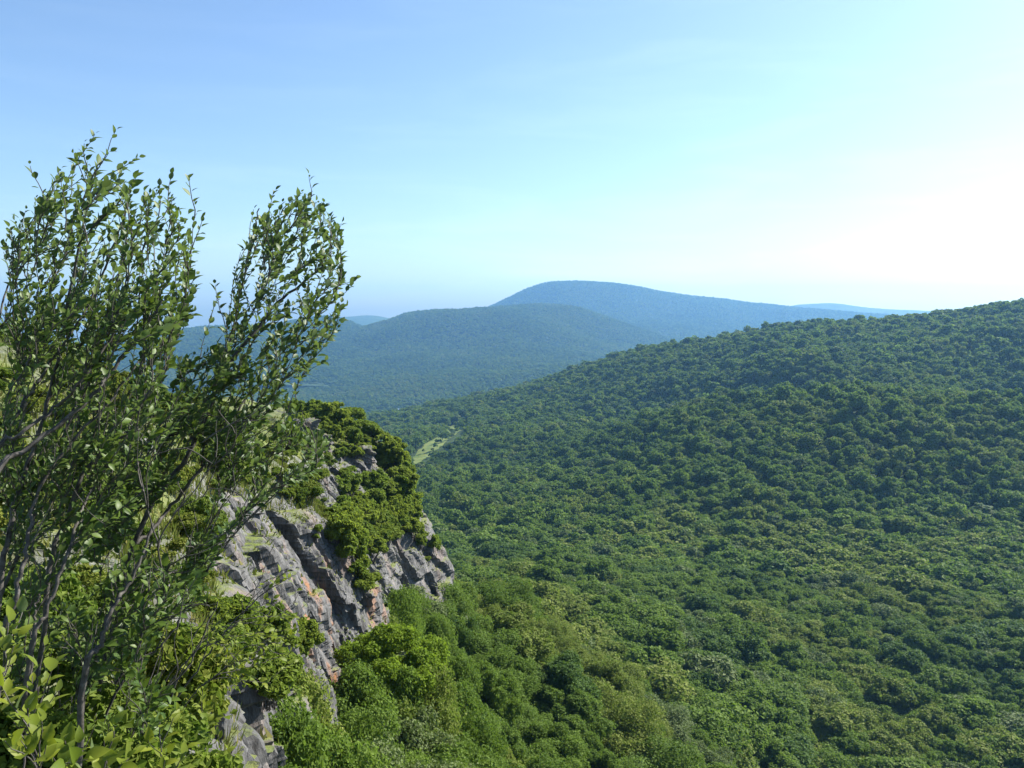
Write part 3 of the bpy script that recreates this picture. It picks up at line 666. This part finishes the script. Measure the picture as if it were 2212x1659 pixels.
# ------------------------------------------------------------------ leaning leafy shrubs in the foreground
def leaf_mesh(name, pos, dirs, ups, size, tint, mat, width=0.31, curl=0.18):
    n = len(pos); curl = np.random.default_rng(n).uniform(-0.05, 0.5, (n, 1)); d = unit(dirs); s = unit(np.cross(d, ups)); u = np.cross(s, d)
    L = size[:, None]
    prof = [(0.0, 0.02), (0.22, 0.78), (0.48, 1.0), (0.75, 0.66), (1.0, 0.0)]
    rows = []
    for t, w in prof:
        c = pos + d * L * t - u * L * curl * t * t
        rows.append((c + s * L * width * w + u * L * width * w * 0.35, c, c - s * L * width * w + u * L * width * w * 0.35))
    Vv = np.stack([np.stack(rw, 1) for rw in rows], 1)      # n,5,3,3
    i = np.arange(n)[:, None] * 15
    Q = []
    for k in range(4):
        a_ = k * 3
        Q.append(np.concatenate([i + a_, i + a_ + 3, i + a_ + 4, i + a_ + 1], 1)); Q.append(np.concatenate([i + a_ + 1, i + a_ + 4, i + a_ + 5, i + a_ + 2], 1))
    return mesh(name, Vv.reshape(-1, 3), np.concatenate(Q), mats=[mat], smooth=True, attrs={'tint': np.repeat(tint, 15)})

class Shrub:
    def __init__(s, seed): s.r = np.random.default_rng(seed); s.paths = []; s.np = []; s.nd = []; s.lp = []; s.ld = []; s.lu = []; s.lsz = []; s.lt = []
    def stem(s, pts, r0, r1, n=40):
        pts = np.array(pts, float); t = np.linspace(0, len(pts) - 1, n); i = np.clip(t.astype(int), 0, len(pts) - 2); m = np.gradient(pts, axis=0); f = (t - i)[:, None]
        p = (2*f**3-3*f**2+1)*pts[i] + (f**3-2*f**2+f)*m[i] + (-2*f**3+3*f**2)*pts[i+1] + (f**3-f**2)*m[i+1]
        p[1:-1] += s.r.normal(0, 0.004, (n - 2, 3))
        s.paths.append([p, np.linspace(r0 * 0.72, r1, n), len(s.paths)]); s._reg(p, len(s.paths) - 1)
    def _reg(s, p, sid):
        s.np.append(p); s.nd.append(unit(np.gradient(p, axis=0))); s.paths[-1].append(sid)
    def twig(s, tip, lean, maxlen=1.4):
        NP = np.concatenate(s.np); ND = np.concatenate(s.nd); own = np.concatenate([np.full(len(a_), k) for k, a_ in enumerate(s.np)])
        df = tip - NP; L = np.linalg.norm(df, axis=1); u = df / np.maximum(L, 1e-6)[:, None]
        cost = L * (1 + 2.6 * (1 - (u * ND).sum(1)) + 1.2 * (1 - u @ lean)) + np.where(L < 0.12, 9, 0)
        k = int(cost.argmin())
        if L[k] > maxlen: return None
        a_ = NP[k]; b_ = tip; h = L[k]; n = max(5, int(h / 0.035)); t = np.linspace(0, 1, n)[:, None]
        m0 = unit(ND[k] + 0.25 * u[k] + s.r.normal(0, 0.06, 3)) * h; m1 = unit(u[k] + 0.4 * lean + np.array([0, 0, 0.12])) * h * 0.9
        p = (2*t**3-3*t**2+1)*a_ + (t**3-2*t**2+t)*m0 + (-2*t**3+3*t**2)*b_ + (t**3-t**2)*m1
        wv = np.cumsum(s.r.normal(0, 0.0035, (n, 3)), 0); wv -= t * wv[-1]; p = p + wv
        s.paths.append([p, np.linspace(0.0022 + 0.0030 * h, 0.0011, n), s.paths[own[k]][2]]); s._reg(p, s.paths[own[k]][2])
        return p
    def leaves(s, p, span, gap, size, keep=1.0, tip=True):
        d = np.concatenate([[0], np.cumsum(np.linalg.norm(np.diff(p, axis=0), axis=1))]); Lt = d[-1]; x = Lt; an = s.r.uniform(0, 6.28)
        while x > max(0.02, Lt - span):
            f = (Lt - x) / span
            if s.r.random() < keep * (1 - 0.45 * f):
                c = np.array([np.interp(x, d, p[:, k]) for k in range(3)]); j = min(len(p) - 2, np.searchsorted(d, x) - 1); tdir = unit(p[j + 1] - p[j])
                rad = unit(np.cross(tdir, [0.3, 0.8, 0.2])); rad = rad * math.cos(an) + np.cross(tdir, rad) * math.sin(an)
                op = 0.55 + 0.75 * min(1, f * 2.2)
                ldir = unit(tdir * (1.15 - 0.55 * min(1, f * 2)) + rad * op * 0.72 + np.array([0.22, 0.0, 0.15]) + s.r.normal(0, 0.18, 3))
                s.lp.append(c + ldir * 0.008); s.ld.append(ldir); s.lu.append(unit(tdir * 0.9 - rad * 0.2 + np.array([0.15, -0.1, 0.7]) + s.r.normal(0, 0.35, 3)))
                s.lsz.append(size * s.r.uniform(0.5, 1.25) * (0.75 if x > Lt - 0.02 else 1)); s.lt.append(s.r.random())
            an += 2.4; x -= gap * s.r.uniform(0.7, 1.3)
    def build(s, name, leafmat, group=None, width=0.31):
        root = empty(name, tuple(s.paths[0][0][0])); off_ = s.paths[0][0][0]
        for sid in sorted(set(p[2] for p in s.paths)):
            T = Tubes()
            for p, rad, k, _ in s.paths:
                if k == sid: T.add(p - off_, rad, 7 if rad[0] > 0.008 else 4)
            link('stem', T.mesh('stem', M_BARK), root)
        me = leaf_mesh('foliage', np.array(s.lp) - off_, np.array(s.ld), np.array(s.lu), np.array(s.lsz), np.array(s.lt), leafmat, width)
        link('foliage', me, root); return root
def poly_pts(poly, n, r, dlo, dhi, clump=None):
    poly = np.array(poly, float); lo = poly.min(0); hi = poly.max(0); out = []
    while len(out) < n:
        q = r.uniform(lo, hi)
        if in_poly(q[0], q[1], poly) and (clump is None or fbm(q[0] / 85, q[1] / 75, 2, clump) > -0.09): out.append(P2(q[0], q[1], r.uniform(dlo, dhi)))
    return out
def px(lst): return [P2(*q) for q in lst]
LEAN = unit(np.array([0.42, 0.0, 0.9]))

# shrub on the left
A = Shrub(41)
A.stem(px([(-60,1800,3.1),(-40,1600,3.1),(5,1240,3.2),(40,1060,3.3),(95,900,3.4),(140,700,3.5),(175,500,3.5)]), 0.020, 0.005)
A.stem(px([(-120,1800,3.1),(-115,1560,3.05),(-90,1150,2.9),(0,1010,3.0),(68,960,3.1),(165,890,3.2),(225,820,3.3),(290,740,3.4),(350,650,3.5)]), 0.019, 0.005)
A.stem(px([(-120,1800,3.1),(-115,1560,3.05),(-60,1060,3.2),(0,970,3.2),(50,870,3.3),(110,785,3.4),(200,640,3.6),(250,520,3.7)]), 0.015, 0.004)
A.stem(px([(60,1720,3.3),(105,1250,3.4),(140,1130,3.5),(190,1010,3.6),(280,930,3.7),(330,880,3.8),(370,760,3.9),(400,680,4.0)]), 0.016, 0.004)
A.stem(px([(-120,1800,3.1),(-115,1560,3.05),(-80,900,3.4),(-10,720,3.5),(20,600,3.6),(40,520,3.6)]), 0.010, 0.003)
A.stem(px([(-70,1760,3.5),(-30,1400,3.6),(60,1150,3.7),(120,980,3.8),(190,800,3.9),(240,640,4.0),(300,480,4.0)]), 0.014, 0.004)
A.stem(px([(-120,1800,3.1),(-115,1560,3.05),(-60,1500,3.0),(20,1330,3.0),(45,1240,3.05),(60,1180,3.1),(75,1080,3.2),(150,960,3.3),(240,860,3.4),(300,780,3.5)]), 0.017, 0.004)
A.stem(px([(-120,1800,3.1),(-115,1560,3.05),(-40,1000,3.0),(0,960,3.05),(60,925,3.1),(120,880,3.2),(170,830,3.2),(240,730,3.3),(270,690,3.3)]), 0.013, 0.004)
A.stem(px([(20,1800,3.1),(70,1400,3.1),(100,1320,3.15),(130,1240,3.2),(170,1130,3.3),(185,1080,3.4),(250,980,3.5)]), 0.014, 0.004)
tips = [(65,358),(205,290),(182,310),(250,282),(160,335),(235,330),(297,340),(130,365),(370,380),(408,388),(345,405),(438,472),(55,455),(20,505),(322,435),(282,405),(240,445),(388,500),(210,400),(100,425),(408,590),(420,625),(150,430),(180,470),(90,500),(60,560),(300,520),(350,470),(260,370),(420,470)]
T_ = [(P2(a_, b_, A.r.uniform(3.1, 3.9)), 0) for a_, b_ in tips]
T_ += [(q, 0) for q in poly_pts([(0,520),(70,430),(180,330),(290,380),(380,420),(420,520),(425,620),(380,720),(250,780),(0,780)], 430, A.r, 3.0, 4.3)]
T_ += [(q, 1) for q in poly_pts([(0,640),(400,600),(420,680),(380,760),(330,860),(260,1000),(0,1050)], 520, A.r, 3.1, 4.4, 401)]
T_ += [(q, 1) for q in poly_pts([(0,950),(200,880),(330,850),(420,820),(380,960),(280,1120),(120,1200),(0,1200)], 420, A.r, 3.2, 4.3, 403)]
T_.sort(key=lambda q: q[0][2])
for tp, kd in T_:
    p = A.twig(tp, LEAN)
    if p is not None: A.leaves(p, 0.26 if kd == 0 else 0.34, 0.020, 0.041)
for q in poly_pts([(0,620),(330,560),(400,700),(300,1000),(60,1250),(0,1250)], 130, A.r, 3.0, 4.6): A.twig(q, LEAN)
tag(A.build('shrub', M_LEAF), 'tall many-stemmed leafy shrub rising on the left, leaning right against the sky', 'shrub')

# shrub leaning out to the right of it
B = Shrub(43)
B.stem(px([(150,1760,3.9),(195,1480,4.0),(255,1260,4.1),(330,1090,4.2),(420,960,4.3),(475,810,4.4),(550,720,4.5),(600,655,4.6),(680,590,4.7),(718,525,4.8)]), 0.024, 0.005, 60)
B.stem(px([(160,1750,4.0),(270,1240,4.0),(325,1150,4.1),(365,1100,4.2),(420,1030,4.2),(457,985,4.3),(495,920,4.4),(540,850,4.5),(600,790,4.6),(660,730,4.7)]), 0.016, 0.004, 50)
B.stem(px([(420,960,4.3),(470,840,4.3),(500,720,4.4),(520,620,4.4),(545,520,4.4),(560,450,4.4)]), 0.009, 0.003)
B.stem(px([(170,1740,4.1),(240,1500,4.2),(345,1360,4.3),(410,1300,4.3),(455,1220,4.3),(520,1140,4.4),(600,1060,4.5),(690,960,4.6)]), 0.012, 0.003)
tips = [(667,378),(593,412),(548,452),(640,435),(700,440),(660,465),(737,482),(465,615),(766,602),(747,660),(520,545),(725,505),(620,485),(682,505),(505,690),(755,620),(700,560),(570,520),(600,560),(720,640),(735,700),(690,740),(455,690),(470,640),(640,540),(710,470),(740,560),(700,780),(650,820)]
T_ = [(P2(a_, b_, B.r.uniform(4.1, 4.9)), 0) for a_, b_ in tips]
T_ += [(q, 0) for q in poly_pts([(500,600),(550,470),(660,410),(735,490),(745,600),(735,690),(690,770),(600,850),(520,820),(480,740)], 370, B.r, 4.0, 5.0)]
T_ += [(q, 1) for q in poly_pts([(380,780),(470,740),(600,830),(640,870),(560,900),(480,930),(400,940)], 170, B.r, 3.9, 4.8)]
T_ += [(q, 1) for q in poly_pts([(250,960),(420,900),(600,880),(710,950),(690,1010),(560,1080),(480,1180),(440,1250),(300,1240),(180,1200)], 640, B.r, 3.8, 5.0, 405)]
T_.sort(key=lambda q: q[0][2])
LB = unit(np.array([0.5, 0.0, 0.85]))
for tp, kd in T_:
    p = B.twig(tp, LB)
    if p is not None: B.leaves(p, 0.24 if kd == 0 else 0.32, 0.021, 0.045)
for q in poly_pts([(300,900),(640,820),(700,960),(560,1120),(430,1230),(250,1350)], 130, B.r, 3.0, 4.6): B.twig(q, LB)
tag(B.build('shrub', M_LEAF), 'leafy shrub with a long dark stem leaning right over the rock face', 'shrub')

# low shrub in the lower left, dark in the shade of the others
C_ = Shrub(47)
C_.stem(px([(150,1800,3.4),(180,1500,3.5),(210,1400,3.5),(280,1250,3.6),(330,1170,3.7)]), 0.018, 0.004)
C_.stem(px([(140,1800,3.5),(260,1480,3.6),(350,1390,3.7),(420,1290,3.8)]), 0.010, 0.003)
C_.stem(px([(170,1800,3.6),(290,1560,3.7),(400,1450,3.8),(470,1300,3.9)]), 0.008, 0.003)
C_.stem(px([(160,1800,3.1),(185,1450,3.1),(215,1400,3.15),(240,1320,3.2),(290,1240,3.3),(330,1130,3.4)]), 0.019, 0.005)
C_.stem(px([(60,1800,3.2),(70,1400,3.3),(90,1250,3.4)]), 0.012, 0.004)
T_ = [(q, 1) for q in poly_pts([(30,1180),(200,1150),(440,1240),(470,1330),(430,1450),(380,1560),(280,1640),(100,1640),(20,1500)], 520, C_.r, 3.2, 4.3, 407)]
T_.sort(key=lambda q: q[0][2])
for tp, kd in T_:
    p = C_.twig(tp, LB)
    if p is not None: C_.leaves(p, 0.28, 0.025, 0.050)
for q in poly_pts([(60,1200),(300,1150),(470,1300),(400,1500),(200,1600),(40,1600)], 130, C_.r, 3.0, 4.6): C_.twig(q, LB)
tag(C_.build('shrub', M_LEAF), 'low leafy shrub below the two tall leaning shrubs', 'shrub')

# wiry shrub drooping over the rock face
D_ = Shrub(53)
D_.stem(px([(330,1720,5.4),(360,1560,5.4),(430,1440,5.4),(500,1350,5.5),(560,1290,5.6),(620,1230,5.6)]), 0.010, 0.003)
D_.stem(px([(330,1720,5.4),(350,1560,5.5),(430,1390,5.6),(520,1340,5.6),(600,1330,5.7),(640,1300,5.7)]), 0.007, 0.002)
D_.stem(px([(330,1720,5.4),(340,1530,5.5),(420,1410,5.6),(480,1380,5.6),(540,1300,5.7),(590,1180,5.7)]), 0.007, 0.002)
D_.stem(px([(330,1720,5.4),(380,1560,5.4),(450,1470,5.4),(540,1440,5.5),(600,1420,5.6)]), 0.007, 0.002)
T_ = [(q, 0) for q in poly_pts([(430,1330),(560,1260),(630,1210),(660,1240),(650,1330),(580,1350),(470,1420)], 36, D_.r, 5.3, 5.9)]
T_ += [(q, 1) for q in poly_pts([(520,1330),(640,1320),(650,1400),(610,1480),(500,1490),(470,1440)], 60, D_.r, 5.2, 5.9)]
for tp, kd in T_:
    p = D_.twig(tp, unit(np.array([0.8, 0, 0.6])))
    if p is not None: D_.leaves(p, 0.16 if kd == 0 else 0.3, 0.035, 0.05, 0.7 if kd == 0 else 1)
tag(D_.build('shrub', M_LEAFY), 'wiry half-bare shrub spreading in front of the rust-stained rock', 'shrub')

# broad-leaved bright sprouts in the bottom left corner and by the ledge
def sprout(seed, base, tips, size, label, grp=None):
    s = Shrub(seed); b0 = P2(*base)
    s.stem([b0, (b0 + P2(*tips[0])) / 2 + s.r.normal(0, 0.02, 3), P2(*tips[0])], 0.006, 0.002, 14); s.leaves(s.paths[0][0], 0.30, 0.028, size)
    for t in tips[1:]:
        p = s.twig(P2(*t), unit(np.array([0.1, 0, 1.0])))
        if p is not None: s.leaves(p, 0.22, 0.026, size)
    tag(s.build('sapling', M_LEAFY, None, 0.3), label, 'sapling', grp)
sprout(61, (5,1900,2.3), [(20,1325,2.4),(50,1318,2.5),(5,1360,2.4),(35,1380,2.4),(15,1430,2.4)], 0.055, 'bright broad-leaved sapling at the left edge, topmost of the corner saplings')
sprout(62, (60,1900,2.2), [(95,1400,2.3),(115,1440,2.3),(70,1460,2.3),(85,1510,2.2),(120,1500,2.3),(60,1520,2.2)], 0.056, 'bright sapling with upright leaves right of the corner sapling')
sprout(63, (20,1900,1.9), [(60,1530,2.0),(90,1550,2.0),(30,1560,2.0),(8,1490,2.0),(45,1600,1.95),(100,1610,2.0),(10,1600,1.9)], 0.054, 'large-leaved pale sapling lowest in the left corner')
sprout(64, (140,1900,2.4), [(140,1600,2.4),(170,1610,2.4),(110,1620,2.3),(190,1640,2.3),(150,1650,2.3)], 0.064, 'yellow-green sapling at the bottom edge right of the corner')
sprout(65, (230,1900,2.6), [(245,1570,2.6),(225,1600,2.6),(290,1620,2.7),(270,1640,2.6),(205,1630,2.5)], 0.064, 'yellow-green sapling at the bottom edge below the low shrub')
sprout(66, (340,1900,2.9), [(345,1560,3.0),(380,1540,3.0),(320,1600,2.9),(360,1630,2.9),(400,1620,3.0)], 0.055, 'bright sapling left of the stone ledge')
sprout(67, (440,1900,6.4), [(438,1490,6.5),(450,1560,6.5),(425,1600,6.5),(445,1525,6.4)], 0.085, 'thin tall seedling in front of the stone ledge')
sprout(68, (500,1900,6.0), [(470,1580,6.2),(490,1620,6.2),(505,1640,6.1)], 0.075, 'small seedling at the right foot of the stone ledge')

# grass and low herbs on the cliff top
rg = np.random.default_rng(71); n = 60000
si = rg.integers(0, NS, n); om = rg.random(n) ** 1.7 * 22; ji = np.abs(off[0][None] - om[:, None]).argmin(1); gp = V[si, ji] + rg.normal(0, 0.12, (n, 3)) * np.array([1, 1, 0.1])
k = (gp[:, 1] > 2.5) & (gp[:, 1] < 70); gp = gp[k]; n = len(gp); dd = np.linalg.norm(gp, axis=1)
hh = rg.uniform(0.10, 0.34, n) * np.clip(dd / 14, 0.8, 1.9); an = rg.uniform(0, 6.28, n); wd = np.clip(dd * 0.0012, 0.006, 0.05)[:, None]
sd = np.stack([np.cos(an), np.sin(an), 0 * an], -1); tip = gp + np.stack([rg.normal(0.06, 0.10, n), rg.normal(0, 0.1, n), hh], -1)
VV = np.stack([gp - sd * wd, gp + sd * wd, tip], 1)
fcs = grid_faces(NS, NT)[:, ::-1]; fa, fb, fc_ = VF[fcs[:, 0]], VF[fcs[:, 1]], VF[fcs[:, 2]]; nrm = np.cross(fb - fa, fc_ - fa); ar = np.linalg.norm(nrm, axis=1); up = nrm[:, 2] / np.maximum(ar, 1e-9)
kk = np.where((up > 0.62) & (fa[:, 1] > 20) & (fa[:, 1] < 125) & (ar > 1e-4) & (inland(fa[:, 0], fa[:, 1]) > -14))[0]
ch_ = rg.choice(kk, 46000, p=ar[kk] / ar[kk].sum()); g2 = (fa + (fb - fa) * rg.random((len(fa), 1)) + (fc_ - fb) * rg.random((len(fa), 1)))[ch_]
keep_ = fbm(g2[:, 0] / 1.6, g2[:, 1] / 1.6, 3, 301) > -0.10; g2 = g2[keep_]; m2 = len(g2); an2 = rg.uniform(0, 6.28, m2); s2 = np.stack([np.cos(an2), np.sin(an2), 0 * an2], -1); w2 = rg.uniform(0.03, 0.09, m2)[:, None]
VV = np.concatenate([VV, np.stack([g2 - s2 * w2, g2 + s2 * w2, g2 + np.stack([rg.normal(0.03, 0.12, m2), rg.normal(0, 0.12, m2), rg.uniform(0.12, 0.42, m2)], -1)], 1)]); n += m2
VV = VV.reshape(-1, 3)
tag(link('grass', mesh('grass', VV, None, np.arange(n * 3).reshape(n, 3), mats=[M_GRASS], smooth=False, attrs={'tint': np.repeat(rg.random(n), 3)})), 'dry yellowish grass and herbs on the cliff top', 'grass', kind='stuff')

# ------------------------------------------------------------------ single trees that stand out below the cliff
def own_tree(name, px_, py_, d, Rr, H, mat, seed, label, n=14000, cs=0.24, lobes=18, big=1.0):
    top = P2(px_, py_, d); e = empty(name, (top[0], top[1], top[2] - H))
    me, lc = crown_mesh('crown', seed, mat, Rr, H, lobes, n, cs, 0.8, big); link('trunk', trunk_mesh('trunk', seed, H, lc, 0.2), e); link('crown', me, e)
    return tag(e, label, 'tree')
own_tree('maple_tree', 845, 1335, 55, 4.0, 9.5, M_BRIGHT, 801, 'bright yellow-green maple standing out at the foot of the rock face', 46000, 0.125, 34, 0.75)
for q_, (a_, b_, d_, i, kn) in enumerate(((640,1490,47,0,'mid green'),(690,1500,50,1,'mid green'),(545,1500,33,0,'mid green'),(588,1472,39,3,'yellow green'),(520,1605,27,2,'mid green'),(605,1545,34,1,'mid green'),(560,1590,29,3,'mid green'),(640,1640,33,0,'yellow green'),(565,1535,41,3,'mid green'),(760,1560,42,1,'mid green'),(620,1600,36,0,'mid green'),(880,1545,48,3,'grey green'),(965,1490,58,1,'mid green'),
        (1010,1600,46,0,'mid green'),(705,1640,34,3,'mid green'),(860,1640,38,1,'grey green'),(800,1300,66,0,'yellow green'),(775,1375,60,3,'mid green'),(835,1275,74,1,'mid green'),(745,1425,56,2,'mid green'),(800,1432,51,3,'mid green'),(880,1440,53,1,'yellow green'),(755,1460,49,0,'mid green'),(960,1370,78,0,'mid green'),(900,1300,92,1,'mid green'),(985,1330,104,3,'dark green'),(850,1255,88,0,'mid green'),(1060,1420,84,2,'mid green'),(930,1450,64,2,'yellow green'))):
    tp = P2(a_, b_, d_); gz_ = float(ground_z(np.array([tp[0]]), np.array([tp[1]]))[0]); s_ = float(np.clip((tp[2] - gz_) / SHAPES[i][1], 0.65, 1.5))
    o = copy_tree(tree_proto[i][0]); o.location = (tp[0], tp[1], tp[2] - SHAPES[i][1] * s_); w_ = min(s_, 0.85); o.scale = (w_, w_, s_); o.rotation_euler = (0, 0, q_ * 1.3)
    for ch in o.children:
        if ch.name.startswith('crown'): ch.data = front_crown[i]; ch.material_slots[0].link = 'OBJECT'; ch.material_slots[0].material = FOL[kn]
    tag(o, f'{kn} tree with a {FORM[i]} ' + ('crowding against the foot of the cliff' if b_ > 1440 else 'around the foot of the far rock face'), 'tree', 'broadleaf trees of the near forest')
e = empty('conifer_tree', tuple(P2(815, 1255, 70) - np.array([0, 0, 11.0]))); T = Tubes(); T.add([(0, 0, -1), (0, 0, 5), (0, 0, 10.6)], [0.16, 0.1, 0.03]); link('trunk', T.mesh('trunk', M_TRUNK), e)
link('crown', conifer_mesh('crown', 802, M_NEEDLE, 2.6, 11, 5200, 0.26), e); tag(e, 'dark feathery conifer between the maple and the rock face', 'tree')

# white roof far below the hill
hp = hit(399, 413.5, hill_a, 1980, 3200)
hs_ = empty('house', tuple(hp + np.array([0, 0, 6.0])), 0.5)
M_WHITE, _, _, b_, _ = new_mat('white_paint'); b_.inputs['Base Color'].default_value = (0.8, 0.8, 0.78, 1); b_.inputs['Roughness'].default_value = 0.5
w_, l_, h_ = 4.5, 7.0, 6.0
wv = np.array([(sx * w_, sy * l_, z) for z in (-8, h_) for sx, sy in ((-1, -1), (1, -1), (1, 1), (-1, 1))], float)
link('wall', mesh('wall', wv, [[0, 1, 5, 4], [1, 2, 6, 5], [2, 3, 7, 6], [3, 0, 4, 7]], mats=[M_WHITE], smooth=False), hs_)
rv = np.array([(-5.2, -7.6, h_ - 0.4), (5.2, -7.6, h_ - 0.4), (5.2, 7.6, h_ - 0.4), (-5.2, 7.6, h_ - 0.4), (0, -7.6, h_ + 3.6), (0, 7.6, h_ + 3.6)], float)
link('roof', mesh('roof', rv, [[0, 4, 5, 3], [1, 2, 5, 4], [0, 3, 2, 1]], [[0, 1, 4], [2, 3, 5]], mats=[M_WHITE], smooth=False), hs_)
tag(hs_, 'tiny white house showing above the trees at the far end of the valley', 'house')

# ------------------------------------------------------------------ air
bx = np.array([(x, y, z) for z in (-420, 300) for x, y in ((-15500, -1500), (15500, -1500), (15500, 10400), (-15500, 10400))], float)
hz = link('haze', mesh('haze', bx, [[0, 3, 2, 1], [4, 5, 6, 7], [0, 1, 5, 4], [1, 2, 6, 5], [2, 3, 7, 6], [3, 0, 4, 7]], smooth=False))
m, n_, l_2, b, out = new_mat('haze'); n_.remove(b)
pv = n_.new('ShaderNodeVolumePrincipled'); pv.inputs['Color'].default_value = (0.25, 0.555, 1.0, 1); pv.inputs['Density'].default_value = 7.3e-5; pv.inputs['Anisotropy'].default_value = 0.35
l_2.new(pv.outputs[0], out.inputs['Volume']); hz.data.materials.append(m)
hz['kind'] = 'stuff'; hz['label'] = 'blue summer haze in the air over the valley'; hz['category'] = 'haze'
